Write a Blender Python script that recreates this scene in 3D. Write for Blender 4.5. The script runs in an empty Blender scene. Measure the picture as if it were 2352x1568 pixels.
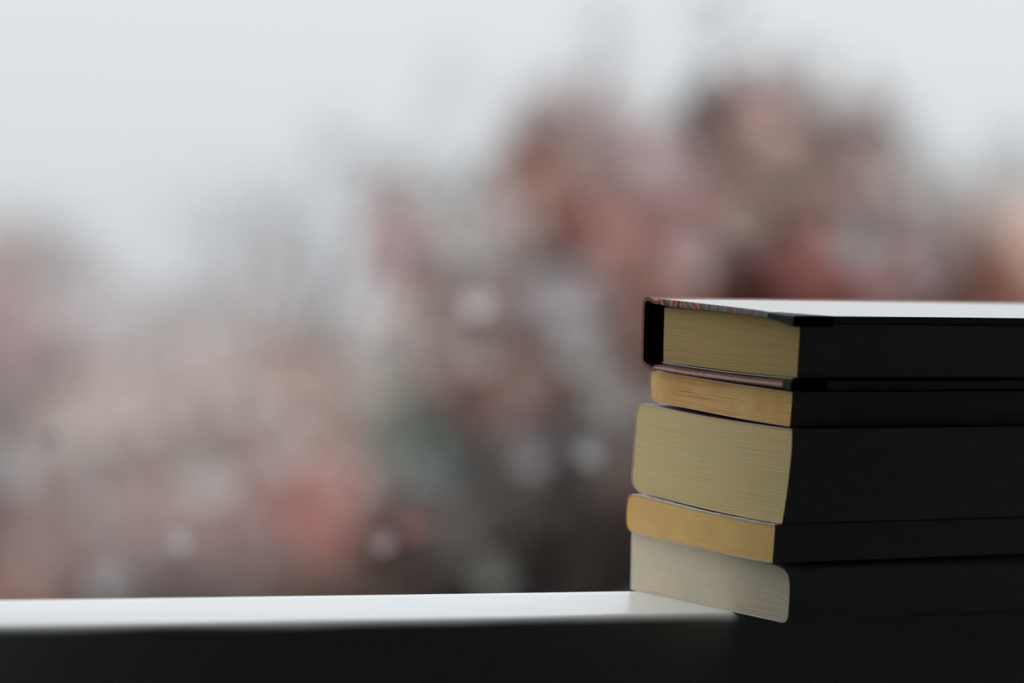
import bpy, bmesh, math, random
from mathutils import Vector, Matrix, noise
random.seed(7)
S = bpy.context.scene
COL = S.collection

# ------------------------------------------------------------------ camera
Z0 = 4.5                      # height of the ledge top above the ground outside
CX = Vector((0.998588, 0.003559, 0.053006))
CY = Vector((-0.053125, 0.066893, 0.996345))
CZ = Vector((0.0, -0.997754, 0.066988))
CAM = Vector((0.0, 0.0, Z0 + 0.226))
F = 8820.0                    # focal length in pixels of the 2352 px frame (135 mm lens)
cd = bpy.data.cameras.new('camera')
cam = bpy.data.objects.new('camera', cd)
COL.objects.link(cam)
cam.matrix_world = Matrix(((CX.x, CY.x, CZ.x, CAM.x), (CX.y, CY.y, CZ.y, CAM.y), (CX.z, CY.z, CZ.z, CAM.z), (0, 0, 0, 1)))
cd.sensor_width = 36.0
cd.lens = F / 2352 * 36.0
cd.clip_start = 0.05
cd.clip_end = 500
cd.dof.use_dof = True
cd.dof.focus_distance = 1.70
cd.dof.aperture_fstop = 4.0
S.camera = cam

# ------------------------------------------------------------------ overcast sky
W = bpy.data.worlds.new('overcast_sky')
S.world = W
W.use_nodes = True
nt = W.node_tree
nt.nodes.clear()
tc = nt.nodes.new('ShaderNodeTexCoord')
sx = nt.nodes.new('ShaderNodeSeparateXYZ')
rp = nt.nodes.new('ShaderNodeValToRGB')
ad = nt.nodes.new('ShaderNodeMath'); ad.operation = 'MULTIPLY_ADD'
ad.inputs[1].default_value = 0.5; ad.inputs[2].default_value = 0.5
bg = nt.nodes.new('ShaderNodeBackground')
wo = nt.nodes.new('ShaderNodeOutputWorld')
nt.links.new(tc.outputs['Generated'], sx.inputs[0])
nt.links.new(sx.outputs['Z'], ad.inputs[0])
nt.links.new(ad.outputs[0], rp.inputs[0])
nt.links.new(rp.outputs[0], bg.inputs[0])
nt.links.new(bg.outputs[0], wo.inputs[0])
SKY_GAIN = 1.0
cr = rp.color_ramp
cr.elements[0].position = 0.0; cr.elements[0].color = (0.30, 0.30, 0.31, 1)
cr.elements[1].position = 1.0; cr.elements[1].color = (2.25, 2.33, 2.4, 1)
for p, c in ((0.40, (0.50, 0.53, 0.56)), (0.470, (0.635, 0.665, 0.70)), (0.490, (0.70, 0.74, 0.765)), (0.506, (0.735, 0.775, 0.80)), (0.56, (0.84, 0.88, 0.91))):
    e = cr.elements.new(p); e.color = (*c, 1)
bg.inputs[1].default_value = SKY_GAIN

S.view_settings.view_transform = 'Standard'
S.view_settings.look = 'None'
S.view_settings.exposure = 0.0
S.view_settings.gamma = 1.0
S.view_settings.use_curve_mapping = False
S.cycles.max_bounces = 10
S.cycles.diffuse_bounces = 6
S.cycles.use_denoising = True

# ------------------------------------------------------------------ helpers
def az(deg):
    a = math.radians(deg)
    return Vector((math.sin(a), math.cos(a), 0))

P0 = Vector((0.059898, 1.726269, Z0))     # far bottom corner of the stack on the ledge

def lin(c):
    c /= 255.0
    return c / 12.92 if c <= 0.04045 else ((c + 0.055) / 1.055) ** 2.4

def L3(r, g, b, k=1.0):
    return (lin(r) * k, lin(g) * k, lin(b) * k, 1)

def mesh_obj(name, verts, faces, mats, parent=None, fmat=None, uvs=None, smooth=False):
    me = bpy.data.meshes.new(name)
    me.from_pydata([tuple(v) for v in verts], [], faces)
    for m in (mats if isinstance(mats, (list, tuple)) else [mats]):
        me.materials.append(m)
    if fmat:
        me.polygons.foreach_set('material_index', fmat)
    if uvs:
        ul = me.uv_layers.new(name='UVMap')
        for i, l in enumerate(me.loops):
            ul.data[i].uv = uvs[i]
    if smooth:
        me.polygons.foreach_set('use_smooth', [True] * len(me.polygons))
    me.update()
    bm = bmesh.new(); bm.from_mesh(me)
    bmesh.ops.recalc_face_normals(bm, faces=bm.faces)
    bm.to_mesh(me); bm.free()
    o = bpy.data.objects.new(name, me)
    COL.objects.link(o)
    if parent:
        o.parent = parent
    return o

def tag(o, label=None, cat=None, group=None, kind=None):
    if label: o['label'] = label
    if cat: o['category'] = cat
    if group: o['group'] = group
    if kind: o['kind'] = kind
    return o

def empty(name, loc, rotz=0.0):
    o = bpy.data.objects.new(name, None)
    o.empty_display_size = 0.03
    o.location = loc
    o.rotation_euler = (0, 0, rotz)
    COL.objects.link(o)
    return o

class NT:
    """small wrapper to write node materials briefly"""
    def __init__(s, name):
        s.m = bpy.data.materials.new(name)
        s.m.use_nodes = True
        s.t = s.m.node_tree
        s.b = s.t.nodes['Principled BSDF']
    def n(s, typ, **kw):
        nd = s.t.nodes.new(typ)
        for k, v in kw.items():
            setattr(nd, k, v)
        return nd
    def l(s, a, b):
        s.t.links.new(a, b)
    def ramp(s, src, stops):
        r = s.n('ShaderNodeValToRGB')
        el = r.color_ramp.elements
        el[0].position, el[0].color = stops[0][0], stops[0][1]
        el[1].position, el[1].color = stops[-1][0], stops[-1][1]
        for p, c in stops[1:-1]:
            e = el.new(p); e.color = c
        s.l(src, r.inputs[0])
        return r
    def mapping(s, out, scale, loc=(0, 0, 0), rot=(0, 0, 0)):
        mp = s.n('ShaderNodeMapping')
        mp.inputs['Scale'].default_value = scale
        mp.inputs['Location'].default_value = loc
        mp.inputs['Rotation'].default_value = rot
        s.l(out, mp.inputs[0])
        return mp.outputs[0]
    def noise(s, vec, scale=1.0, detail=2.0, rough=0.5, dist=0.0):
        nd = s.n('ShaderNodeTexNoise')
        nd.inputs['Scale'].default_value = scale
        nd.inputs['Detail'].default_value = detail
        nd.inputs['Roughness'].default_value = rough
        nd.inputs['Distortion'].default_value = dist
        s.l(vec, nd.inputs['Vector'])
        return nd.outputs['Fac']
    def mix(s, fac, a, b, mode='MIX'):
        mx = s.n('ShaderNodeMix', data_type='RGBA', blend_type=mode)
        if isinstance(fac, (int, float)): mx.inputs[0].default_value = fac
        else: s.l(fac, mx.inputs[0])
        for i, v in ((6, a), (7, b)):
            if isinstance(v, tuple): mx.inputs[i].default_value = v
            else: s.l(v, mx.inputs[i])
        return mx.outputs[2]
    def bump(s, h, strength, dist):
        b = s.n('ShaderNodeBump')
        b.inputs['Strength'].default_value = strength
        b.inputs['Distance'].default_value = dist
        s.l(h, b.inputs['Height'])
        s.l(b.outputs[0], s.b.inputs['Normal'])

def W1(v):
    return (v, v, v, 1)

def plain(name, col, rough=0.6, spec=0.5, coat=0.0, coat_rough=0.1, grain=None):
    k = NT(name)
    k.b.inputs['Base Color'].default_value = col
    k.b.inputs['Roughness'].default_value = rough
    k.b.inputs['Specular IOR Level'].default_value = spec
    k.b.inputs['Coat Weight'].default_value = coat
    k.b.inputs['Coat Roughness'].default_value = coat_rough
    if grain:
        tcn = k.n('ShaderNodeTexCoord')
        f = k.noise(tcn.outputs['Object'], grain[0], 4, 0.6)
        lo = tuple(c * (1 - grain[1]) for c in col[:3]) + (1,)
        hi = tuple(min(1, c * (1 + grain[1])) for c in col[:3]) + (1,)
        r = k.ramp(f, [(0.3, lo), (0.7, hi)])
        k.l(r.outputs[0], k.b.inputs['Base Color'])
        k.bump(f, 0.3, grain[2])
    return k.m

# page edges: thin stripes that follow the leaves (UV: u = metres along, v = metres up)
def pages_mat(name, base, warm, line, gaps=0.6, seed=0.0, fine=0.3, spots=False, gth=0.655):
    k = NT(name)
    tcn = k.n('ShaderNodeTexCoord')
    uv = tcn.outputs['UV']
    f1 = k.noise(k.mapping(uv, (14, 5200, 1), (seed, seed * 7, 0)), 1, 2, 0.6)       # single leaves
    f2 = k.noise(k.mapping(uv, (22, 900, 1), (seed + 3, seed * 3, 0)), 1, 3, 0.55)   # signatures
    f3 = k.noise(k.mapping(uv, (15, 3300, 1), (seed + 9, seed * 5, 0)), 1, 2, 0.5)    # gaps between leaves
    f4 = k.noise(k.mapping(uv, (38, 60, 1), (seed, seed, 0)), 1, 3, 0.6)             # tone blotches
    f5 = k.noise(k.mapping(uv, (900, 4000, 1)), 1, 2, 0.6)                          # fibre grain
    tone = k.mix(k.ramp(f4, [(0.38, W1(0)), (0.64, W1(1))]).outputs[0], base, warm)
    tone = k.mix(k.ramp(f2, [(0.35, W1(0)), (0.65, W1(fine))]).outputs[0], tone, warm)
    s1 = k.ramp(f1, [(0.25, W1(1 - fine * 0.75)), (0.75, W1(1 + fine * 0.25))]).outputs[0]
    tone = k.mix(1.0, tone, s1, 'MULTIPLY')
    tone = k.mix(1.0, tone, k.ramp(f5, [(0.3, W1(0.9)), (0.7, W1(1.05))]).outputs[0], 'MULTIPLY')
    gap = k.ramp(f3, [(gth, W1(0)), (gth + 0.06, W1(gaps))]).outputs[0]
    tone = k.mix(gap, tone, line)
    if spots:
        f6 = k.noise(k.mapping(uv, (260, 260, 1), (2, 2, 0)), 1, 1, 0.3)
        tone = k.mix(k.ramp(f6, [(0.80, W1(0)), (0.84, W1(0.7))]).outputs[0], tone, line)
    k.l(tone, k.b.inputs['Base Color'])
    k.b.inputs['Roughness'].default_value = 0.85
    k.b.inputs['Specular IOR Level'].default_value = 0.2
    k.bump(f1, 0.12, 0.0002)
    return k.m

# ------------------------------------------------------------------ room (dark) and window opening
LA = 63.0
LD, LN = az(LA), az(LA + 90)       # along the ledge; into the room
room_m = plain('room_plaster', (0.35, 0.354, 0.36, 1), 0.9, 0.2, grain=(6, 0.1, 0.002))
floor_m = plain('room_boards', (0.34, 0.32, 0.31, 1), 0.7, 0.3, grain=(4, 0.2, 0.002))

def slab(name, a0, a1, n0, n1, z0, z1, mat, **kw):
    v = []
    for z in (z0, z1):
        for a, n in ((a0, n0), (a1, n0), (a1, n1), (a0, n1)):
            p = P0 + LD * a + LN * n
            v.append((p.x, p.y, Z0 + z))
    f = [(0, 1, 2, 3), (4, 5, 6, 7), (0, 1, 5, 4), (1, 2, 6, 5), (2, 3, 7, 6), (3, 0, 4, 7)]
    return tag(mesh_obj(name, v, f, mat), kind='structure', **kw)

OL, OR, OT = -0.385, 0.42, 0.95      # window opening: left, right, head; unseen jambs placed to shade the books
slab('shading_jamb_left', -2.6, OL, 0.0, 0.12, -1.0, 1.5, room_m)
slab('shading_jamb_right', OR, 1.6, 0.0, 0.12, -1.0, 1.5, room_m)
slab('wall_front_head', OL, OR, 0.0, 0.12, OT, 1.5, room_m)
slab('wall_front_parapet', OL, OR, 0.006, 0.062, -1.0, -0.05, room_m)
slab('wall_left', -2.7, -2.6, 0.0, 3.6, -1.0, 1.5, room_m)
slab('wall_right', 1.6, 1.7, 0.0, 3.6, -1.0, 1.5, room_m)
slab('wall_back', -2.7, 1.7, 3.6, 3.7, -1.0, 1.5, room_m)
slab('floor', -2.7, 1.7, 0.0, 3.7, -1.1, -1.0, floor_m)
slab('ceiling', -2.7, 1.7, 0.0, 3.7, 1.5, 1.6, room_m)

# ------------------------------------------------------------------ white ledge with a worn, rounded edge
def ledge_material():
    k = NT('white_ledge_paint')
    tcn = k.n('ShaderNodeTexCoord')
    ob = tcn.outputs['Object']
    f1 = k.noise(k.mapping(ob, (14, 90, 90)), 1, 4, 0.6)
    f2 = k.noise(ob, 420, 3, 0.6)
    r = k.ramp(f1, [(0.3, (0.78, 0.785, 0.79, 1)), (0.7, (0.86, 0.865, 0.87, 1))])
    chips = k.ramp(k.noise(k.mapping(ob, (120, 420, 420)), 1, 2, 0.5), [(0.74, W1(0)), (0.80, W1(0.6))]).outputs[0]
    k.l(k.mix(chips, r.outputs[0], (0.35, 0.33, 0.32, 1)), k.b.inputs['Base Color'])
    k.b.inputs['Roughness'].default_value = 0.28
    k.b.inputs['Specular IOR Level'].default_value = 0.42
    mh = k.mix(0.5, f1, f2)
    k.bump(mh, 0.25, 0.0006)
    return k.m

def build_ledge():
    n = 150
    a0, a1 = OL, OR
    R_ = 0.0050
    dep = 0.0690
    verts, faces = [], []
    for i in range(n + 1):
        a = a0 + (a1 - a0) * i / n
        wob = 0.0007 * (noise.noise(Vector((a * 14, 0, 0)))) + 0.0003 * noise.noise(Vector((a * 70, 3, 0)))
        far = 0.0004 * noise.noise(Vector((a * 30, 9, 0)))
        prof = [(-0.0005 + far, -0.05), (-0.0005 + far, -0.0012), (0.0008 + far, 0.0)]
        for t in (0.25, 0.5, 0.75):
            prof.append((dep * t, 0.00012 * noise.noise(Vector((a * 25, t * 9, 2)))))
        rr = R_ * (1 + 0.25 * noise.noise(Vector((a * 18, 7, 0))))
        for j in range(9):
            th = math.pi / 2 * j / 8
            prof.append((dep + wob - rr + rr * math.sin(th), -rr + rr * math.cos(th)))
        prof.append((dep + wob, -0.05))
        for y, z in prof:
            verts.append((a, -y, z))
        m = len(prof)
    for i in range(n):
        for j in range(m):
            k2 = (j + 1) % m
            faces.append((i * m + j, (i + 1) * m + j, (i + 1) * m + k2, i * m + k2))
    faces.append(tuple(range(m)))
    faces.append(tuple(n * m + j for j in range(m)))
    o = mesh_obj('window_ledge', verts, faces, ledge_material(), smooth=True)
    o.location = P0
    o.rotation_euler = (0, 0, math.radians(90 - LA))
    tag(o, 'white painted ledge with a worn rounded edge under the book stack', 'ledge', kind='structure')
    md = o.modifiers.new('split', 'EDGE_SPLIT'); md.split_angle = math.radians(50)
    return o
build_ledge()

# ------------------------------------------------------------------ books
def curve(pts, x):
    """smooth interpolation of (u, z) points, u rising"""
    if x <= pts[0][0]: return pts[0][1]
    if x >= pts[-1][0]: return pts[-1][1]
    for i in range(len(pts) - 1):
        if pts[i][0] <= x <= pts[i + 1][0]:
            p0 = pts[max(i - 1, 0)]; p1 = pts[i]; p2 = pts[i + 1]; p3 = pts[min(i + 2, len(pts) - 1)]
            h = p2[0] - p1[0]
            t = (x - p1[0]) / h
            m1 = (p2[1] - p0[1]) / (p2[0] - p0[0]) * h
            m2 = (p3[1] - p1[1]) / (p3[0] - p1[0]) * h
            return ((2 * t**3 - 3 * t**2 + 1) * p1[1] + (t**3 - 2 * t**2 + t) * m1 + (-2 * t**3 + 3 * t**2) * p2[1] + (t**3 - t**2) * m2)

def page_block(name, left, right, top, bot, depth, mat, parent, y0=0.0, nu=40, nv=90, wave=0.00011, seed=0.0):
    """left/right: [(b, u mm)], top/bot: [(u mm, z mm)], b = 0 bottom .. 1 top"""
    verts, uvs_v, faces, uvs = [], [], [], []
    zmid = (top[0][1] - bot[0][1]) / 1000.0
    def P(a, b):
        uL, uR = curve(left, b), curve(right, b)
        u = uL + (uR - uL) * a
        zt, zb = curve(top, u), curve(bot, u)
        return u / 1000.0, (zb + (zt - zb) * b) / 1000.0
    bs = [j / nv for j in range(nv + 1)]
    as_ = [i / nu for i in range(nu + 1)]
    def ripple(a, b):
        return wave * (noise.noise(Vector((a * 3 + seed, b * 55, seed))) + 0.6 * noise.noise(Vector((a * 5, b * 170, seed + 5))))
    for b in bs:
        for a in as_:
            x, z = P(a, b)
            verts.append((x, y0 + ripple(a, b), z)); uvs_v.append((a * 0.1, b * zmid))
    w = nu + 1
    for j in range(nv):
        for i in range(nu):
            faces.append((j * w + i, j * w + i + 1, (j + 1) * w + i + 1, (j + 1) * w + i))
    off = len(verts)
    ring = [(i, 0) for i in range(nu)] + [(nu, j) for j in range(nv)] + [(i, nv) for i in range(nu, 0, -1)] + [(0, j) for j in range(nv, 0, -1)]
    for (i, j) in ring:
        x, z = P(as_[i], bs[j])
        rf = 0.0002 * noise.noise(Vector((2.0 + seed, bs[j] * 70, 1.0))) if i == nu else 0
        verts.append((x + rf, depth, z)); uvs_v.append((as_[i] * 0.1 + depth, bs[j] * zmid))
    nr = len(ring)
    for k in range(nr):
        i, j = ring[k]; i2, j2 = ring[(k + 1) % nr]
        faces.append((j * w + i, j2 * w + i2, off + (k + 1) % nr, off + k))
    faces.append(tuple(off + k for k in range(nr)))
    fm = [0] * (nu * nv) + [1 if ring[k][0] == nu and ring[(k + 1) % nr][0] == nu else 0 for k in range(nr)] + [0]
    o = mesh_obj(name, verts, faces, [mat, fore_m], parent, fmat=fm)
    ul = o.data.uv_layers.new(name='UVMap')
    for l in o.data.loops:
        ul.data[l.index].uv = uvs_v[l.vertex_index]
    o.location = (0, 0, 0)
    return o, P

def wrap_cover(name, P, depth, mats, parent, y0=0.0, t=0.0006, left_n=26, edge_n=60, bs=(0.0, 1.0), lift=None):
    """soft cover folded round the block: bottom board, spine, top board as one sheet"""
    path = []
    for i in range(edge_n, 0, -1):
        path.append(P(i / edge_n, 0.0))
    for j in range(left_n + 1):
        path.append(P(0.0, j / left_n))
    for i in range(1, edge_n + 1):
        path.append(P(i / edge_n, 1.0))
    n = len(path)
    outer = []
    for i in range(n):
        a = path[max(i - 1, 0)]; b = path[min(i + 1, n - 1)]
        dx, dz = b[0] - a[0], b[1] - a[1]
        l = math.hypot(dx, dz) or 1
        # path runs bottom right -> left -> top right; outside is on its left-hand side
        nx, nz = dz / l, -dx / l
        nx, nz = -nx, -nz
        outer.append((path[i][0] + nx * t, path[i][1] + nz * t))
    # make sure "outer" is outside
    cx = sum(p[0] for p in path) / n; cz = sum(p[1] for p in path) / n
    mi = n // 2
    if math.hypot(outer[mi][0] - cx, outer[mi][1] - cz) < math.hypot(path[mi][0] - cx, path[mi][1] - cz):
        outer = [(2 * p[0] - q[0], 2 * p[1] - q[1]) for p, q in zip(path, outer)]
    verts, faces, fm = [], [], []
    ys = [y0 - 0.0003, y0 + depth * 0.33, y0 + depth * 0.66, depth + 0.0003]
    for y in ys:
        for p in path: verts.append((p[0], y, p[1]))
        for p in outer: verts.append((p[0], y, p[1]))
    m = 2 * n
    for k in range(len(ys) - 1):
        for i in range(n - 1):
            A, B = k * m, (k + 1) * m
            faces.append((A + n + i, A + n + i + 1, B + n + i + 1, B + n + i)); fm.append(0)
            faces.append((A + i, A + i + 1, B + i + 1, B + i)); fm.append(1)
        for e in (0, n - 1):
            faces.append((k * m + e, k * m + n + e, (k + 1) * m + n + e, (k + 1) * m + e)); fm.append(1)
    for k in (0, len(ys) - 1):
        for i in range(n - 1):
            faces.append((k * m + i, k * m + i + 1, k * m + n + i + 1, k * m + n + i)); fm.append(1)
    o = mesh_obj(name, verts, faces, mats, parent, fmat=fm, smooth=False)
    return o

D1 = az(54.4)
def book_root(name, off, th):
    p = P0 + az(th) * off
    return empty(name, p, math.radians(-th))

white_core = plain('cover_board_core', (0.58, 0.56, 0.52, 1), 0.6, 0.4)

fore_m = pages_mat('fore_edge_shade_lift', (0.74, 0.74, 0.73, 1), (0.72, 0.72, 0.72, 1), (0.4, 0.4, 0.4, 1), gaps=0.1, seed=12.0, fine=0.06)  # neutral pale fore-edges: shaded side brightened by its colour

# --- fifth book (on the ledge): thick, grey-white page edges, white cover
r5 = book_root('paperback_book', 0.003, 52.5)
tag(r5, 'bottom book of the stack, pale grey-white page edges, lying on the white ledge', 'book')
pm5 = pages_mat('grey_white_pages', (0.70, 0.635, 0.48, 1), (0.77, 0.65, 0.47, 1), (0.30, 0.26, 0.22, 1), gaps=0.0, seed=1.3, fine=0.05, spots=False)
left5 = [(0.0, -3.7), (0.08, -4.1), (0.5, -4.7), (0.9, -5.4), (1.0, -5.3)]
right5 = [(0.0, 100.9), (0.03, 102.3), (0.12, 103.3), (0.7, 103.3), (0.88, 102.5), (0.96, 101.5), (1.0, 99.5)]
top5 = [(-5.6, 25.6), (3.9, 25.5), (43.9, 25.1), (91.9, 23.9), (97.9, 23.1), (102.4, 22.0)]
bot5 = [(-5.1, 0.3), (3.9, 0.3), (33.9, 0.2), (78.9, 0.2), (108.9, 0.3)]
b5, P5 = page_block('page_block', left5, right5, top5, bot5, 0.182, pm5, r5, seed=1.0, wave=0.00012)
c5m = plain('white_soft_cover', (0.70, 0.72, 0.73, 1), 0.35, 0.5)
wrap_cover('soft_cover', P5, 0.182, [c5m, white_core], r5, t=0.00025)

# --- fourth book: thin, golden page edges, orange-brown worn spine
r4 = book_root('paperback_book', 0.0, 54.4)
tag(r4, 'thin paperback with golden yellow page edges, directly on the grey-white bottom book', 'book')
pm4 = pages_mat('golden_pages', (0.82, 0.55, 0.20, 1), (0.77, 0.49, 0.20, 1), (0.30, 0.17, 0.07, 1), gaps=0.15, seed=4.7, fine=0.16)
left4 = [(0.0, -1.3), (0.05, -4.7), (0.12, -5.8), (0.3, -6.5), (0.6, -6.7), (0.9, -6.0), (0.97, -4.9), (1.0, -3.5)]
right4 = [(0.0, 98.3), (0.5, 98.6), (1.0, 98.7)]
top4 = [(-6.6, 43.05), (2.7, 43.75), (8.0, 43.45), (23.1, 42.85), (40.5, 42.15), (56.1, 41.95), (82.5, 41.85), (98.8, 42.15)]
bot4 = [(-6.6, 27.6), (-2.2, 26.9), (12.8, 26.5), (37.3, 26.1), (54.3, 25.9), (77.6, 25.9), (98.7, 26.2)]
b4, P4 = page_block('page_block', left4, right4, top4, bot4, 0.178, pm4, r4, seed=2.0)
k = NT('orange_brown_cover')
tcn = k.n('ShaderNodeTexCoord')
fz = k.noise(tcn.outputs['Object'], 160, 3, 0.6)
k.l(k.ramp(fz, [(0.36, (0.45, 0.17, 0.05, 1)), (0.44, (0.58, 0.48, 0.38, 1)), (0.52, (0.70, 0.68, 0.64, 1))]).outputs[0], k.b.inputs['Base Color'])
k.b.inputs['Roughness'].default_value = 0.4
k4 = NT('cream_board_core')
tc4 = k4.n('ShaderNodeTexCoord'); sx4 = k4.n('ShaderNodeSeparateXYZ'); k4.l(tc4.outputs['Object'], sx4.inputs[0])
n4 = k4.noise(tc4.outputs['Object'], 350, 2, 0.6)
m4 = k4.n('ShaderNodeMath', operation='MULTIPLY_ADD'); m4.inputs[1].default_value = 90.0; k4.l(sx4.outputs['X'], m4.inputs[0]); k4.l(n4, m4.inputs[2])
k4.l(k4.ramp(m4.outputs[0], [(0.02, (0.32, 0.10, 0.03, 1)), (0.12, (0.50, 0.25, 0.10, 1)), (0.30, (0.50, 0.49, 0.45, 1))]).outputs[0], k4.b.inputs['Base Color'])
k4.b.inputs['Roughness'].default_value = 0.6
wrap_cover('soft_cover', P4, 0.178, [k.m, k4.m], r4, t=0.0004)

# --- third book: the thickest, cream page edges, dark red cover
r3 = book_root('paperback_book', 0.003, 54.4)
tag(r3, 'thickest book, cream page edges and dark red cover, in the middle of the stack', 'book')
pm3 = pages_mat('cream_pages', (0.66, 0.56, 0.29, 1), (0.72, 0.54, 0.26, 1), (0.30, 0.22, 0.12, 1), gaps=0.18, seed=8.1, fine=0.18)
left3 = [(0.0, -1.6), (0.03, -4.6), (0.07, -6.8), (0.14, -7.7), (0.35, -7.6), (0.75, -7.4), (0.93, -6.9), (0.98, -6.0), (1.0, -4.8)]
right3 = [(0.0, 99.8), (0.1, 100.4), (0.3, 101.6), (0.6, 102.8), (0.8, 103.2), (1.0, 102.8)]
top3 = [(-7.0, 84.2), (2.9, 84.6), (27.9, 83.8), (53.8, 83.5), (74.8, 83.6), (103.2, 84.0)]
bot3 = [(-7, 45.2), (-2.5, 45.0), (4.0, 44.6), (19.2, 44.2), (35.1, 43.6), (52.1, 43.2), (78.6, 43.0), (100.3, 43.3)]
b3, P3 = page_block('page_block', left3, right3, top3, bot3, 0.180, pm3, r3, seed=3.0, nv=150)
c3m = plain('dark_red_cover', (0.16, 0.028, 0.020, 1), 0.45, 0.4, grain=(200, 0.25, 0.0002))
wrap_cover('soft_cover', P3, 0.180, [c3m, white_core], r3, t=0.0003)

# --- second book: thin, yellow-brown page edges with dark gaps
r2 = book_root('paperback_book', 0.006, 54.4)
tag(r2, 'thin paperback with brownish yellow page edges, pressed under the top hardcover', 'book')
pm2 = pages_mat('yellow_brown_pages', (0.92, 0.64, 0.25, 1), (0.84, 0.47, 0.19, 1), (0.13, 0.07, 0.035, 1), gaps=0.9, seed=2.9, fine=0.22, gth=0.625)
left2 = [(0.0, 2.6), (0.04, 0.6), (0.12, -1.0), (0.25, -1.7), (0.6, -2.1), (0.85, -2.0), (0.94, -1.2), (1.0, 1.4)]
right2 = [(0.0, 97.6), (0.5, 97.9), (1.0, 98.0)]
top2 = [(-2.5, 99.7), (4.1, 99.9), (50, 99.6), (98, 99.6)]
bot2 = [(-2.5, 87.4), (1.8, 86.5), (28.7, 85.8), (49.0, 85.3), (72.3, 85.0), (98, 85.1)]
b2, P2 = page_block('page_block', left2, right2, top2, bot2, 0.175, pm2, r2, seed=4.0, nv=70, wave=0.00016)
c2m = plain('pale_soft_cover', (0.66, 0.64, 0.63, 1), 0.4, 0.5)
wrap_cover('soft_cover', P2, 0.175, [c2m, white_core], r2, t=0.00022)

# --- first book (top): old hardcover, marbled paper sides, brown spine
r1 = book_root('hardcover_book', 0.0, 54.4)
tag(r1, 'top book, old hardcover with marbled paper sides and a hollow brown spine', 'book')
L1 = 0.240
pm1 = pages_mat('olive_pages', (0.46, 0.345, 0.135, 1), (0.48, 0.33, 0.145, 1), (0.14, 0.09, 0.05, 1), gaps=0.7, seed=6.3, fine=0.22, gth=0.63)
left1 = [(0.0, 8.6), (0.1, 8.2), (0.5, 7.6), (1.0, 7.0)]
right1 = [(0.0, 102.2), (0.5, 102.3), (1.0, 102.3)]
top1 = [(6.5, 129.1), (50, 130.2), (90, 130.2), (103, 129.6)]
bot1 = [(8, 104.9), (33, 105.1), (53, 105.2), (80, 105.8), (103, 106.6)]
b1, P1 = page_block('page_block', left1, right1, top1, bot1, L1 - 0.004, pm1, r1, y0=0.0045, seed=5.0, nv=110)

def board(name, upper, lower, y0, y1, mats, parent, nu=48, rnd=4, flat=1.0, edge_mat=None):
    """a cover board: upper/lower are (u, z) mm curves; the tail edge is rounded"""
    u0, u1 = upper[0][0], upper[-1][0]
    verts, faces, vv = [], [], []
    sec = None
    for i in range(nu + 1):
        u = u0 + (u1 - u0) * i / nu
        zt, zb = curve(upper, u) / 1000, curve(lower, u) / 1000
        h = (zt - zb) / 2; zc = (zt + zb) / 2
        wob = 0.00012 * noise.noise(Vector((u * 0.35, zt * 10, 0)))
        pts = []
        for j in range(rnd * 2 + 1):
            a = -math.pi / 2 + math.pi * j / (rnd * 2)
            sa = math.copysign(abs(math.sin(a)) ** flat, a); ca = abs(math.cos(a)) ** flat
            pts.append((y0 + h * 0.7 * (1 - ca) + wob, zc + h * sa))
        for y in (0.33, 0.66, 1.0):
            pts.append((y0 + (y1 - y0) * y, zt))
        for y in (1.0, 0.66, 0.33):
            pts.append((y0 + (y1 - y0) * y, zb))
        for q, (y, z) in enumerate(pts):
            verts.append((u / 1000, y, z)); vv.append((u / 100, q / (rnd * 2) if q <= rnd * 2 else 1.5))
        sec = len(pts)
    for i in range(nu):
        for j in range(sec):
            j2 = (j + 1) % sec
            faces.append((i * sec + j, i * sec + j2, (i + 1) * sec + j2, (i + 1) * sec + j))
    faces.append(tuple(range(sec))); faces.append(tuple(nu * sec + j for j in range(sec)))
    o = mesh_obj(name, verts, faces, [mats, board_edge, edge_mat or mats], parent, fmat=[2 if j < rnd * 2 else 0 for _ in range(nu) for j in range(sec)] + [0, 1], smooth=True)
    ul = o.data.uv_layers.new(name='UVMap')
    for l in o.data.loops:
        ul.data[l.index].uv = vv[l.vertex_index]
    md = o.modifiers.new('split', 'EDGE_SPLIT'); md.split_angle = math.radians(40)
    return o

board_edge = plain('board_edge_shade_lift', (0.42, 0.42, 0.42, 1), 0.9, 0.2)  # grey board ends, coloured to lighten the shaded fore-edge side
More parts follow.
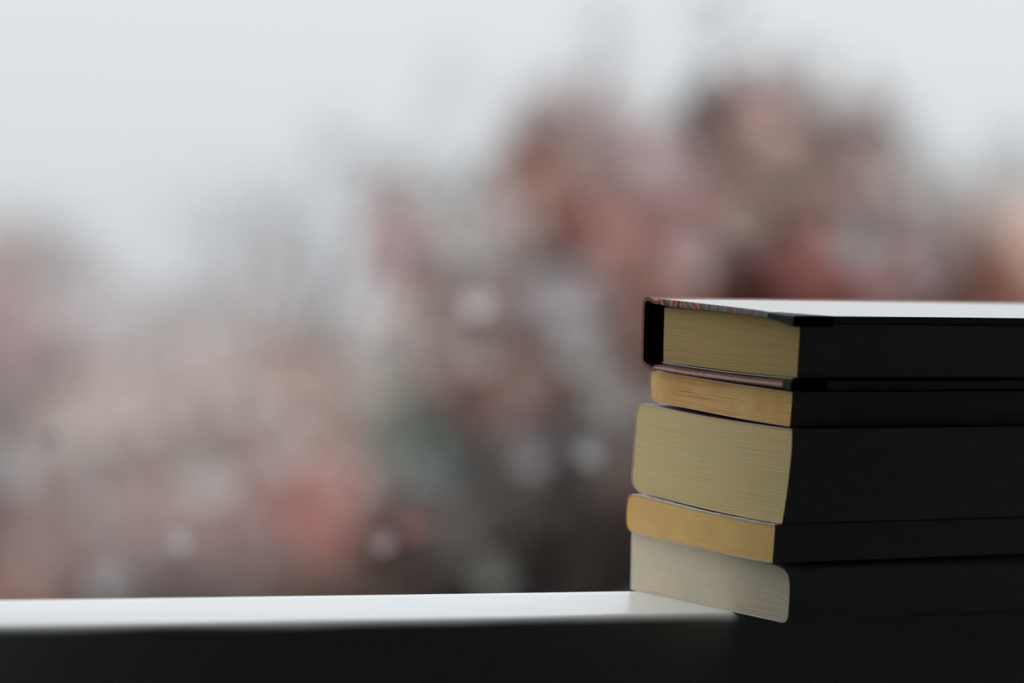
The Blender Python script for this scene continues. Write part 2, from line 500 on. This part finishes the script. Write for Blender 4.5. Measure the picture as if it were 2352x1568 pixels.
# marbled paper
def marbled_paper(name, coat):
    k = NT(name)
    tcn = k.n('ShaderNodeTexCoord')
    vec = k.mapping(tcn.outputs['Object'], (120, 60, 140), (0.3, 0.2, 0))
    wv = k.n('ShaderNodeTexWave', wave_type='BANDS', bands_direction='X', wave_profile='SIN')
    wv.inputs['Scale'].default_value = 0.32
    wv.inputs['Distortion'].default_value = 9.0
    wv.inputs['Detail'].default_value = 3.0
    wv.inputs['Detail Scale'].default_value = 1.3
    k.l(vec, wv.inputs['Vector'])
    sxm = k.n('ShaderNodeSeparateXYZ'); k.l(tcn.outputs['Object'], sxm.inputs[0])
    bn = k.noise(k.mapping(tcn.outputs['Object'], (60, 60, 60)), 1, 2, 0.5)
    bm_ = k.n('ShaderNodeMath', operation='MULTIPLY_ADD'); bm_.inputs[1].default_value = 11.0; k.l(sxm.outputs['X'], bm_.inputs[0]); k.l(bn, bm_.inputs[2])
    big = bm_.outputs[0]
    cA = k.ramp(wv.outputs['Fac'], [(0.0, (0.015, 0.022, 0.015, 1)), (0.3, (0.045, 0.06, 0.035, 1)), (0.47, (0.30, 0.23, 0.07, 1)), (0.58, (0.72, 0.07, 0.03, 1)), (0.8, (0.62, 0.04, 0.04, 1)), (1.0, (0.03, 0.04, 0.03, 1))])
    cB = k.ramp(wv.outputs['Fac'], [(0.0, (0.08, 0.105, 0.09, 1)), (0.4, (0.16, 0.19, 0.17, 1)), (0.6, (0.17, 0.14, 0.07, 1)), (0.78, (0.09, 0.11, 0.09, 1)), (1.0, (0.24, 0.035, 0.03, 1))])
    k.l(k.mix(k.ramp(big, [(0.80, W1(0)), (0.95, W1(1))]).outputs[0], cA.outputs[0], cB.outputs[0]), k.b.inputs['Base Color'])
    k.b.inputs['Roughness'].default_value = 0.3
    k.b.inputs['Specular IOR Level'].default_value = 0.4
    k.b.inputs['Coat Weight'].default_value = coat
    k.b.inputs['Coat Roughness'].default_value = 0.14
    k.bump(k.noise(k.mapping(tcn.outputs['Object'], (300, 60, 60)), 1, 3, 0.6), 0.1, 0.0003)
    return k.m
marbled = marbled_paper('marbled_paper', 1.0)
marbled_worn = marbled_paper('marbled_paper_worn', 0.0)

# red-brown worn cloth
k = NT('red_brown_leather')
tcn = k.n('ShaderNodeTexCoord')
f = k.noise(k.mapping(tcn.outputs['Object'], (500, 500, 900)), 1, 3, 0.7)
f2 = k.noise(k.mapping(tcn.outputs['Object'], (60, 60, 60)), 1, 3, 0.6)
k.l(k.mix(k.ramp(f, [(0.50, W1(0)), (0.75, W1(0.30))]).outputs[0],
          k.ramp(f2, [(0.3, (0.13, 0.034, 0.022, 1)), (0.7, (0.21, 0.062, 0.040, 1))]).outputs[0], (0.62, 0.42, 0.36, 1)), k.b.inputs['Base Color'])
k.b.inputs['Roughness'].default_value = 0.5
k.b.inputs['Specular IOR Level'].default_value = 0.22
k.bump(f, 0.5, 0.0004)
leather = k.m
k = NT('leather_edge_scuff_highlight')
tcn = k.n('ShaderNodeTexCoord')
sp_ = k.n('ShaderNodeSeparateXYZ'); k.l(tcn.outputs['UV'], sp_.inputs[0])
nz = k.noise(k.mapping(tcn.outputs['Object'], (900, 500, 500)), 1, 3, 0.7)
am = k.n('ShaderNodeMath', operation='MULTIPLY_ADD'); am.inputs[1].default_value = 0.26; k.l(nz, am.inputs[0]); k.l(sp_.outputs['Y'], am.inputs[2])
band = k.ramp(am.outputs[0], [(0.40, W1(0)), (0.50, W1(0.8)), (0.66, W1(0.8)), (0.78, W1(0))])  # pale middle band: edge highlight put into the colour, with scuffs
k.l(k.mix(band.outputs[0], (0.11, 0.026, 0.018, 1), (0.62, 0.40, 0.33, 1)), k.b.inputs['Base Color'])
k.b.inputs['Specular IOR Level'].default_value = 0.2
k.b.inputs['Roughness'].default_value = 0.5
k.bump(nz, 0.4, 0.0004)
scuff_highlight = k.m
dark_leather_and_shade = plain('black_leather_and_shade', (0.016, 0.015, 0.015, 1), 0.6, 0.15, grain=(400, 0.3, 0.0003))  # leather corners; also painted shade inside the hollow spine
end_m = plain('white_endpaper', (0.42, 0.44, 0.42, 1), 0.7, 0.3)

up = [(9.6, 133.3), (14, 133.45), (37, 133.55), (60, 133.7), (80, 133.7), (94, 133.35), (103.0, 133.2)]
lo = [(9.6, 130.6), (16.8, 130.3), (37, 130.6), (54, 130.9), (74, 130.9), (94, 130.7), (103.0, 130.2)]
tb = board('top_board', up, lo, 0.0, L1, marbled, r1, rnd=7, flat=0.35, edge_mat=marbled_worn)
tb['label'] = 'marbled paper top board'
# corner piece: dark leather folded round the fore-edge corner
def corner_piece(name, ux0, ux1, zu, zl, yb, mat):
    verts, faces = [], []
    n = 10
    for i in range(n + 1):
        t = i / n
        u = ux0 + (ux1 - ux0) * t
        e = 0.00035
        zt, zb = curve(zu, u) / 1000 + e, curve(zl, u) / 1000 - e
        y1 = 0.004 + (yb - 0.004) * t
        verts += [(u / 1000, -0.0005, zb + 0.0006), (u / 1000, -0.0005, zt - 0.0006), (u / 1000, 0.0004, zt), (u / 1000, y1, zt), (u / 1000, y1, zb), (u / 1000, 0.0004, zb)]
    for i in range(n):
        for j in range(6):
            j2 = (j + 1) % 6
            faces.append((i * 6 + j, i * 6 + j2, (i + 1) * 6 + j2, (i + 1) * 6 + j))
    faces.append(tuple(range(6))); faces.append(tuple(n * 6 + j for j in range(6)))
    o = mesh_obj(name, verts, faces, mat, r1)
    o['label'] = 'dark leather corner'
    return o
corner_piece('leather_corner', 86.0, 103.6, [(80, 133.35), (94, 133.05), (104, 132.9)], [(80, 131.3), (90, 130.6), (95, 130.0), (99, 129.2), (104, 128.8)], 0.022, dark_leather_and_shade)
bu = [(7.4, 103.4), (13, 104.1), (30, 103.9), (56, 104.1), (80, 104.5), (98, 105.2), (103.6, 105.2)]
bl = [(7.4, 101.3), (13, 100.9), (34, 100.7), (56, 100.9), (77, 101.1), (98, 101.4), (103.6, 101.4)]
bb = board('bottom_board', bu, bl, 0.0, L1, scuff_highlight, r1)
bb['label'] = 'worn red-brown bottom board'
corner_piece('leather_corner', 98.8, 104.4, [(98, 105.0), (105, 104.8)], [(98, 101.6), (105, 101.2)], 0.02, dark_leather_and_shade)
# endpapers, showing as thin pale lines against the block
def strip(name, pts, t, y0, y1, mat, parent, fm=None):
    """a thin sheet following (u, z) points in mm, thickness t mm"""
    verts, faces = [], []
    n = len(pts)
    for i, (u, z) in enumerate(pts):
        a = pts[max(i - 1, 0)]; b = pts[min(i + 1, n - 1)]
        dx, dz = b[0] - a[0], b[1] - a[1]; l = math.hypot(dx, dz)
        tt = t[i] if isinstance(t, list) else t
        nx, nz = -dz / l * tt / 2, dx / l * tt / 2
        for y in (y0, y1):
            verts.append(((u + nx) / 1000, y, (z + nz) / 1000)); verts.append(((u - nx) / 1000, y, (z - nz) / 1000))
    for i in range(n - 1):
        A, B = i * 4, (i + 1) * 4
        faces += [(A, B, B + 2, A + 2), (A + 1, B + 1, B + 3, A + 3), (A, B, B + 1, A + 1), (A + 2, B + 2, B + 3, A + 3)]
    faces += [(0, 1, 3, 2), (4 * n - 4, 4 * n - 3, 4 * n - 1, 4 * n - 2)]
    if isinstance(mat, list):
        fm = [1, 0, 0, 0] * (n - 1) + [0, 0]
    return mesh_obj(name, verts, faces, mat, parent, fmat=fm, smooth=False)
strip('endpaper', [(9.5, 104.65), (14, 104.55), (30, 104.45), (56, 104.6), (80, 105.2), (101, 105.95)], 0.4, 0.003, L1 - 0.003, end_m, r1)
strip('endpaper', [(7.6, 129.6), (30, 130.1), (56, 130.55), (80, 130.55), (98, 130.2)], 0.15, 0.0044, L1 - 0.003, end_m, r1)

# hollow spine: one bent sheet from the top joint down and into the bottom joint
sp = [(9.4, 132.3), (7.6, 131.6), (5.6, 131.5), (3.6, 132.0), (1.2, 132.6), (-1.0, 132.4), (-2.3, 131.4), (-2.75, 129.8), (-2.6, 126), (-2.4, 121), (-2.1, 115), (-1.8, 109.5),
      (-1.6, 106.5), (-1.3, 104.9), (-0.3, 103.6), (1.5, 102.8), (3.8, 102.0), (5.6, 101.6), (7.3, 102.2)]
# refine
spr = []
for i in range(len(sp) - 1):
    p0 = sp[max(i - 1, 0)]; p1 = sp[i]; p2 = sp[i + 1]; p3 = sp[min(i + 2, len(sp) - 1)]
    for q in range(4):
        t = q / 4
        spr.append(tuple(0.5 * ((2 * p1[c]) + (-p0[c] + p2[c]) * t + (2 * p0[c] - 5 * p1[c] + 4 * p2[c] - p3[c]) * t * t + (-p0[c] + 3 * p1[c] - 3 * p2[c] + p3[c]) * t ** 3) for c in (0, 1)))
spr.append(sp[-1])
so = strip('spine', spr, 1.6, 0.0, L1, [leather, dark_leather_and_shade], r1)  # inner face black, painted as the shade of the hollow
so['label'] = 'brown hollow spine'
# back lining of the page block, black: shade of the hollow put into the colour
mesh_obj('spine_lining', [(x / 1000, y, z / 1000) for y in (0.0065, L1 - 0.005) for x, z in ((7.0, 105.4), (7.0, 129.4), (6.2, 128.6), (6.2, 106.2))],
         [(0, 1, 2, 3), (4, 5, 6, 7), (0, 1, 5, 4), (1, 2, 6, 5), (2, 3, 7, 6), (3, 0, 4, 7)], dark_leather_and_shade, r1)

# ------------------------------------------------------------------ garden outside, far out of focus
def at(px, py, Y):
    """point seen at a pixel of the photograph, Y metres away"""
    return CAM + CX * ((px - 1176) / F * Y) - CY * ((py - 784) / F * Y) - CZ * Y

gm = plain('garden_soil', (0.20, 0.17, 0.155, 1), 0.95, 0.1, grain=(0.8, 0.3, 0.02))
gv, gf = [], []
NG = 40
for j in range(NG + 1):
    for i in range(NG + 1):
        x = -34 + 68 * i / NG; y = 4 + 52 * j / NG
        z = 0.25 * noise.noise(Vector((x * 0.15, y * 0.15, 0))) - 0.02 * max(0, y - 30) ** 1.75
        gv.append((x, y, z))
for j in range(NG):
    for i in range(NG):
        a = j * (NG + 1) + i
        gf.append((a, a + 1, a + NG + 2, a + NG + 1))
tag(mesh_obj('ground', gv, gf, gm, smooth=True), kind='structure')

bark = plain('bark', (0.10, 0.08, 0.07, 1), 0.9, 0.1, grain=(12, 0.3, 0.01))
k = NT('leaves')
at_ = k.n('ShaderNodeAttribute', attribute_name='leaf_colour')
k.l(at_.outputs['Color'], k.b.inputs['Base Color'])
k.b.inputs['Roughness'].default_value = 0.8
k.b.inputs['Specular IOR Level'].default_value = 0.1
leaf_m = k.m

BOKEH_TONES = {'pale': (205, 203, 204), 'pink': (205, 185, 188), 'mist': (185, 176, 172), 'grey': (165, 160, 162), 'sage': (150, 152, 142), 'olive': (118, 116, 104), 'rose': (175, 128, 124), 'taupe': (160, 145, 134)}
def add_leaf(V, Fc, Cc, p, size, col, rng):
    a = Vector((rng.gauss(0, 1), rng.gauss(0, 1), rng.gauss(0, 1))).normalized()
    b = a.cross(Vector((rng.gauss(0, 1), rng.gauss(0, 1), rng.gauss(0, 1)))).normalized()
    n = a.cross(b)
    s = size * rng.uniform(0.7, 1.3)
    i = len(V)
    V += [p - a * s, p + b * s * 0.5 + n * s * 0.15, p + a * s, p - b * s * 0.5 + n * s * 0.15]
    Fc += [(i, i + 1, i + 3), (i + 1, i + 2, i + 3)]
    Cc += [col] * 6

def limb(verts, faces, p, q, r0, r1, n=7):
    d = (q - p).normalized()
    x = d.orthogonal().normalized(); y = d.cross(x)
    b = len(verts)
    for c, r in ((p, r0), (q, r1)):
        for i in range(n):
            t = 2 * math.pi * i / n
            verts.append(c + x * (r * math.cos(t)) + y * (r * math.sin(t)))
    for i in range(n):
        faces.append((b + i, b + (i + 1) % n, b + n + (i + 1) % n, b + n + i))
    faces.append(tuple(range(b, b + n))); faces.append(tuple(range(b + n, b + 2 * n)))

def foliage_thing(name, label, cat, Y, clumps, size=0.03, seed=0, trunk=True, group=None, thick=0.45, blobs=()):
    rng = random.Random(seed)
    pts = [at(c[0], c[1], Y) for c in clumps]
    bx = sum(p.x for p in pts) / len(pts); by = sum(p.y for p in pts) / len(pts)
    base = Vector((bx, by, 0.0))
    root = empty(name, base)
    tag(root, label, cat, group)
    V, Fc, Cc = [], [], []
    s = Y / F
    for ci, (px, py, r, alpha, cr_, cg_, cb_) in enumerate(clumps):
        rng = random.Random(seed * 1000 + ci)
        base_c = (lin(cr_), lin(cg_), lin(cb_))
        c = at(px, py, Y + rng.uniform(-thick, thick))
        R_ = r * s
        area = math.pi * R_ * R_
        n = int(-math.log(max(1e-3, 1 - alpha)) * area / (size * size * 0.5) * 1.15)
        for _ in range(n):
            d = Vector((rng.gauss(0, 1), rng.gauss(0, 1), rng.gauss(0, 1)))
            p = c + Vector((d.x * R_ * 0.62, d.y * R_ * 0.8, d.z * R_ * 0.62))
            # sprays of leaves differ: some redder, some greyer, some paler
            q = p * 5.5
            v1 = noise.noise(q + Vector((seed * 9.0, 0, 0))); v2 = noise.noise(q * 0.8 + Vector((0, seed * 5.0, 40)))
            j = rng.uniform(0.85, 1.15) * (1 + 0.45 * v1)
            cc = (min(0.95, base_c[0] * j * (1 + 0.16 * v2)), min(0.95, base_c[1] * j * (1 - 0.08 * v2)), min(0.95, base_c[2] * j * (1 - 0.08 * v2)), 1)
            add_leaf(V, Fc, Cc, p - base, size, cc, rng)
        # painted glints: sprays of brightened leaf colour on the near side of the crown
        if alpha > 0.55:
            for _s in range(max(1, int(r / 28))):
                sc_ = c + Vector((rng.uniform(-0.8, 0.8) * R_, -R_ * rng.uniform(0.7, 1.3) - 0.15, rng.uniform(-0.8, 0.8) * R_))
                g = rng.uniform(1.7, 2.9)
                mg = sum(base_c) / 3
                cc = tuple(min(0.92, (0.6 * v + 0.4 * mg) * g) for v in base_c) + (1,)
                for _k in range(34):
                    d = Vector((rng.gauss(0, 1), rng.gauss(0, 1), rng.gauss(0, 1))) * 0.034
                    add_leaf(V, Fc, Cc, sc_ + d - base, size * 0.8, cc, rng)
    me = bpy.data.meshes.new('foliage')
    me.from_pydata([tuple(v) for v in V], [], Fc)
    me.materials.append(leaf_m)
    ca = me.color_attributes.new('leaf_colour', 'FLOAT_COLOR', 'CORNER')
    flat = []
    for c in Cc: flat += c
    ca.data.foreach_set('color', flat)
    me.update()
    fo = bpy.data.objects.new('foliage', me)
    COL.objects.link(fo); fo.parent = root
    fo['kind'] = 'stuff'
    tv, tf = [], []
    top = Vector((0, 0, max(p.z for p in pts) * 0.72))
    fork = Vector((0, 0, min(min(p.z for p in pts) + 0.2, top.z * 0.7)))
    if trunk:
        limb(tv, tf, Vector((0, 0, -0.1)), fork, 0.06, 0.045)
    for p in pts:
        q = p - base
        limb(tv, tf, fork + Vector((0, 0, -0.05)), q, 0.022, 0.006, 5)
    mesh_obj('trunk' if trunk else 'stems', tv, tf, bark, root)
    for (px, py, r, bcol) in blobs:  # pale leaf balls added in place of bokeh highlights
        c = at(px, py, Y - 1.2) - base
        bv, bf, bc = [], [], []
        cc = tuple(min(0.95, lin(v) * 1.25) for v in BOKEH_TONES[bcol]) + (1,)
        Rb = r * s
        for _ in range(260):
            d = Vector((rng.gauss(0, 1), rng.gauss(0, 1), rng.gauss(0, 1))).normalized() * Rb * rng.uniform(0.5, 1)
            add_leaf(bv, bf, bc, c + d, Rb * 0.35, cc, rng)
        m2 = bpy.data.meshes.new('bokeh_cluster')
        m2.from_pydata([tuple(v) for v in bv], [], bf)
        m2.materials.append(leaf_m)
        ca = m2.color_attributes.new('leaf_colour', 'FLOAT_COLOR', 'CORNER')
        flat = []
        for q in bc: flat += q
        ca.data.foreach_set('color', flat)
        bo = bpy.data.objects.new('bokeh_cluster', m2)
        COL.objects.link(bo); bo.parent = root
        bo['label'] = 'added pale cluster standing in for a blurred highlight'
    return root

foliage_thing('tree', 'pale rose-coloured tree at the far left edge, behind the ledge', 'tree', 25, [  # mist is put into the pale leaf colours
#C0[
  (20, 600, 90, 0.77, 179, 168, 165), (120, 590, 80, 0.66, 171, 163, 161), (0, 740, 110, 0.48, 235, 195, 191), (160, 740, 110, 0.23, 241, 213, 207), (200, 640, 70, 0.41, 174, 166, 164), (20, 900, 120, 0.90, 189, 168, 165), (170, 900, 120, 0.90, 169, 152, 149), (-60, 620, 100, 0.66, 191, 176, 173), (-150, 680, 120, 0.70, 170, 155, 152), (-160, 850, 130, 0.80, 160, 142, 140), (-280, 760, 110, 0.60, 170, 155, 152)
#]C0
], seed=1)
foliage_thing('tree', 'thin misty tree left of centre with a faint rose crown', 'tree', 27, [  # leaf colours paled to carry the mist
#C1[
  (620, 480, 80, 0.40, 162, 161, 160), (640, 600, 75, 0.48, 177, 166, 161), (650, 720, 80, 0.07, 241, 209, 199), (680, 850, 85, 0.90, 155, 132, 126), (520, 620, 90, 0.13, 178, 168, 164), (480, 500, 110, 0.28, 200, 198, 198), (760, 330, 60, 0.28, 150, 146, 146), (760, 440, 90, 0.02, 178, 168, 164), (760, 570, 90, 0.12, 150, 146, 146), (780, 700, 90, 0.05, 176, 171, 158), (820, 850, 90, 0.60, 143, 134, 124), (470, 720, 90, 0.53, 176, 165, 162), (330, 790, 110, 0.57, 178, 165, 161), (560, 790, 100, 0.59, 197, 178, 170), (880, 430, 70, 0.62, 146, 127, 126), (1040, 100, 70, 0.02, 186, 150, 148), (1060, 190, 70, 0.12, 178, 168, 164)
#]C1
], seed=2)
foliage_thing('shrub', 'broad shrub of dull rose and grey leaves behind the left part of the ledge', 'shrub', 22, [
#C2[
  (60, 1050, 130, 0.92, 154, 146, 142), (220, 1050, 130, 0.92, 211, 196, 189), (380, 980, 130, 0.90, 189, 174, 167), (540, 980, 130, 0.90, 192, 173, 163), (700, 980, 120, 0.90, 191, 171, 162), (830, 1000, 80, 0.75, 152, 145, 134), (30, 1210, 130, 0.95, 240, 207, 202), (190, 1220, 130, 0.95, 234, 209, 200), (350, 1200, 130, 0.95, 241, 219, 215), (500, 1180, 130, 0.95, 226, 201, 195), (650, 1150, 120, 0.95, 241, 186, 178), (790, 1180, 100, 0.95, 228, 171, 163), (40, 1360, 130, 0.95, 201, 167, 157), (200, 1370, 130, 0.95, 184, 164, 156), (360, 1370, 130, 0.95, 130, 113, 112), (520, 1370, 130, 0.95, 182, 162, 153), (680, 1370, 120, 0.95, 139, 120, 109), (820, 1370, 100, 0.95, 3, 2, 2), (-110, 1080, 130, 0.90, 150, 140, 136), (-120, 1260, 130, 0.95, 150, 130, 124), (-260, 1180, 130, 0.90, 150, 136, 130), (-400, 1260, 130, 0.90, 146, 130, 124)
#]C2
],
  seed=3, trunk=False)
foliage_thing('tree', 'loose tree of pink and grey-green leaves left of the book stack', 'tree', 18.5, [
#C3[
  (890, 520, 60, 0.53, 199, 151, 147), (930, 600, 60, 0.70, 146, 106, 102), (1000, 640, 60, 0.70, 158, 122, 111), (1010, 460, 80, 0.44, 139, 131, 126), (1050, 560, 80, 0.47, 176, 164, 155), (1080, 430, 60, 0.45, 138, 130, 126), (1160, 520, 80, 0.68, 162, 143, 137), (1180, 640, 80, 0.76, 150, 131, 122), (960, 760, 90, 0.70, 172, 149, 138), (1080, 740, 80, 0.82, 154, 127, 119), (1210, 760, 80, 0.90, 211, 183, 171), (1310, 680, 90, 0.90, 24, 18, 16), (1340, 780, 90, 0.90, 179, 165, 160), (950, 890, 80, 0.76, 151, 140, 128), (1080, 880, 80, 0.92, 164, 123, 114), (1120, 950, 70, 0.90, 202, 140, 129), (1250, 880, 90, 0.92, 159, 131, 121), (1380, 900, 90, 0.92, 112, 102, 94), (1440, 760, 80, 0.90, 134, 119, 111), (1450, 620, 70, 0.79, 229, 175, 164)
#]C3
],
  seed=4, blobs=((1310, 700, 80, 'grey'),))
foliage_thing('shrub', 'dark green-grey shrub low behind the ledge, left of the books', 'shrub', 12.5, [
#C4[
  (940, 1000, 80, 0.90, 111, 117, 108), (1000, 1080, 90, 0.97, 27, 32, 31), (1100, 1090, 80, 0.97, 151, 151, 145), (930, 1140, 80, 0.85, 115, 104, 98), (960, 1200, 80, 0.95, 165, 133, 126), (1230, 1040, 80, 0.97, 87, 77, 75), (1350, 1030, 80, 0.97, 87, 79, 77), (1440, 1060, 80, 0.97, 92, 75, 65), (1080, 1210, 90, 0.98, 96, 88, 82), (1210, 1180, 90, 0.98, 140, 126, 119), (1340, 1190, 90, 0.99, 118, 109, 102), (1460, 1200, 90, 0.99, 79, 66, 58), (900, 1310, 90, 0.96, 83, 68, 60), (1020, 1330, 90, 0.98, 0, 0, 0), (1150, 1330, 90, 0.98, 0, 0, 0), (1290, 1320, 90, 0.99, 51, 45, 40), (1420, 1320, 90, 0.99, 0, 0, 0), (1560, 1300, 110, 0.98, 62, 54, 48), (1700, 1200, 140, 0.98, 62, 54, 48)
#]C4
],
  seed=5, trunk=False)
foliage_thing('tree', 'tall tree of grey and brick-red leaves rising left above the book stack', 'tree', 22.5, [
#C5[
  (1385, 60, 60, 0.31, 146, 145, 150), (1385, 140, 50, 0.02, 175, 146, 144), (1290, 190, 60, 0.10, 173, 161, 162), (1370, 240, 80, 0.66, 171, 159, 159), (1270, 290, 80, 0.78, 157, 128, 122), (1215, 320, 40, 0.90, 60, 44, 40), (1400, 340, 80, 0.82, 162, 143, 139), (1240, 390, 70, 0.83, 205, 136, 118), (1300, 470, 70, 0.90, 218, 156, 142), (1400, 460, 80, 0.90, 202, 161, 152), (1320, 540, 70, 0.93, 160, 101, 88), (1440, 560, 90, 0.93, 203, 156, 147), (1180, 400, 60, 0.65, 88, 63, 57)
#]C5
],
  seed=6)
foliage_thing('tree', 'wide tree of reddish brown leaves rising behind and above the books', 'tree', 15, [
#C6[
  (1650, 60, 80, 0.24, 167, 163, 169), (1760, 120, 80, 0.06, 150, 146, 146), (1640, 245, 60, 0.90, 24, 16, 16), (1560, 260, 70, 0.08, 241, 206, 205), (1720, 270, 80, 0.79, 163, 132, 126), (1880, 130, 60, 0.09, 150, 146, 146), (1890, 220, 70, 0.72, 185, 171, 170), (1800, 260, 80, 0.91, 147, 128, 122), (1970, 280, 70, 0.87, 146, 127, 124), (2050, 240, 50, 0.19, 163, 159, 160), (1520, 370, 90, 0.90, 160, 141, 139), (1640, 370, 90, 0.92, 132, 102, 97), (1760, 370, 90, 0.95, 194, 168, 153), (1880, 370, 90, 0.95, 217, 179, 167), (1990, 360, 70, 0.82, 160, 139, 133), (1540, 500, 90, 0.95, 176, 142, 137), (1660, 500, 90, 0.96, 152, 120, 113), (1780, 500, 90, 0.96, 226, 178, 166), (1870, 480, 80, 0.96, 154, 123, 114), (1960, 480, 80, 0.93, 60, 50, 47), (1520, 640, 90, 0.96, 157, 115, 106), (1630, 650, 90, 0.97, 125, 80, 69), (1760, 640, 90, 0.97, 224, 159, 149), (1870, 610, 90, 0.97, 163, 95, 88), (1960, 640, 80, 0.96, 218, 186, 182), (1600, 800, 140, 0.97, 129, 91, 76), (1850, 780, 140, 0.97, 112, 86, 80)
#]C6
],
  seed=7, blobs=((1530, 385, 50, 'pink'),))
foliage_thing('tree', 'smaller tree of grey and dull red leaves at the right edge, beyond the top book', 'tree', 23, [
#C7[
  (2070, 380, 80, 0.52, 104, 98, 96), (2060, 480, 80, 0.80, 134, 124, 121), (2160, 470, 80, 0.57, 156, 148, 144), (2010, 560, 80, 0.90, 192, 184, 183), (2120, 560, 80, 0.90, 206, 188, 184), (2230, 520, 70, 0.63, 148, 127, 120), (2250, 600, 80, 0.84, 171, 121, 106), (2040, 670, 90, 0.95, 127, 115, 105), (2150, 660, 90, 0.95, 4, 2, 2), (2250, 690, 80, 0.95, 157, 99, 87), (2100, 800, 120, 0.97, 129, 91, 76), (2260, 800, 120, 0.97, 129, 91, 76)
#]C7
],
  seed=8)
foliage_thing('tree', 'beige-leaved tree cut off by the right edge of the picture', 'tree', 28, [
#C8[
  (2370, 480, 70, 0.05, 243, 233, 197), (2350, 580, 70, 0.70, 236, 197, 172), (2400, 560, 100, 0.90, 239, 209, 188), (2340, 690, 70, 0.90, 169, 143, 128), (2420, 700, 100, 0.95, 189, 178, 164), (2330, 400, 80, 0.63, 156, 155, 154), (2520, 600, 110, 0.90, 190, 178, 156), (2560, 740, 120, 0.93, 180, 165, 145), (2500, 880, 120, 0.95, 150, 130, 116)
#]C8
], seed=9)

# added pale discs on thin stems, standing in for blurred highlights
def bokeh_discs(highlights):
    base = at(900, 1500, 3.3); base.z = 0
    root = empty('bokeh_stand_in', base)
    tag(root, 'added pale discs on thin stems, standing in for blurred highlights in front of the trees', 'shrub')
    sv, sf = [], []
    crown = Vector((0.0, 0.0, Z0 - 0.75))
    limb(sv, sf, Vector((0, 0, -0.05)), crown, 0.022, 0.014)
    for (px, py, R, pc) in highlights:
        bm_m = plain('bokeh_petals', (*pc, 1), 0.7, 0.2)
        Y = 1.7 / (1 - 2 * R / 190.0)
        c = at(px, py, Y) - base
        rb = 0.64 * R * Y / F
        low = Vector((c.x * 0.8, c.y * 0.9, crown.z + 0.25))
        limb(sv, sf, crown, low, 0.002, 0.0007, 5)
        limb(sv, sf, low, c, 0.0007, 0.0004, 5)
        V, Fc = [], []
        nz_ = (Vector((0, 0, 0)) - (c + base - CAM)).normalized()
        x = nz_.orthogonal().normalized(); y = nz_.cross(x)
        for p in range(5):                                   # five cupped petals
            b0 = len(V)
            for ir in range(5):
                for ia in range(7):
                    t = ir / 4; a = 2 * math.pi * p / 5 + (ia - 3) / 3 * 0.62 * math.sin(min(1, t * 1.15 + 0.15) * math.pi * 0.62)
                    rr = rb * (0.08 + 0.92 * t) * (1 - 0.10 * abs(ia - 3) / 3 * t)
                    V.append(c + (x * math.cos(a) + y * math.sin(a)) * rr + nz_ * rb * (0.35 * t * t + 0.03 * p))
            for ir in range(4):
                for ia in range(6):
                    q = b0 + ir * 7 + ia
                    Fc.append((q, q + 1, q + 8, q + 7))
        mesh_obj('bokeh_disc', V, Fc, bm_m, root, smooth=True)
    mesh_obj('stem', sv, sf, bark, root)
bokeh_discs([(1095, 696, 48, (.92, .84, .86)), (1222, 1052, 58, (.34, .31, .32)), (1350, 1035, 45, (.50, .50, .50)), (880, 1243, 36, (.64, .50, .52)), (948, 1205, 46, (.42, .19, .20)),
  (410, 1240, 38, (.76, .76, .76)), (122, 1010, 32, (.55, .52, .52)), (2130, 638, 40, (.55, .42, .46)), (1715, 520, 50, (.42, .36, .30)),
  (1290, 690, 78, (.48, .44, .46)), (1335, 800, 76, (.44, .44, .43)), (1100, 818, 62, (.40, .35, .32)), (1590, 590, 76, (.42, .33, .32)), (1530, 385, 76, (.50, .38, .38)), (1400, 905, 72, (.38, .38, .36)),
  (1965, 560, 74, (.38, .39, .40)), (1080, 560, 60, (.50, .50, .47)), (480, 1100, 76, (.50, .50, .48)), (245, 1335, 58, (.42, .40, .41)), (1130, 1325, 66, (.21, .21, .19)), (1000, 1080, 72, (.15, .19, .19)), (660, 1040, 70, (.50, .42, .40)), (40, 1070, 74, (.42, .42, .42))])
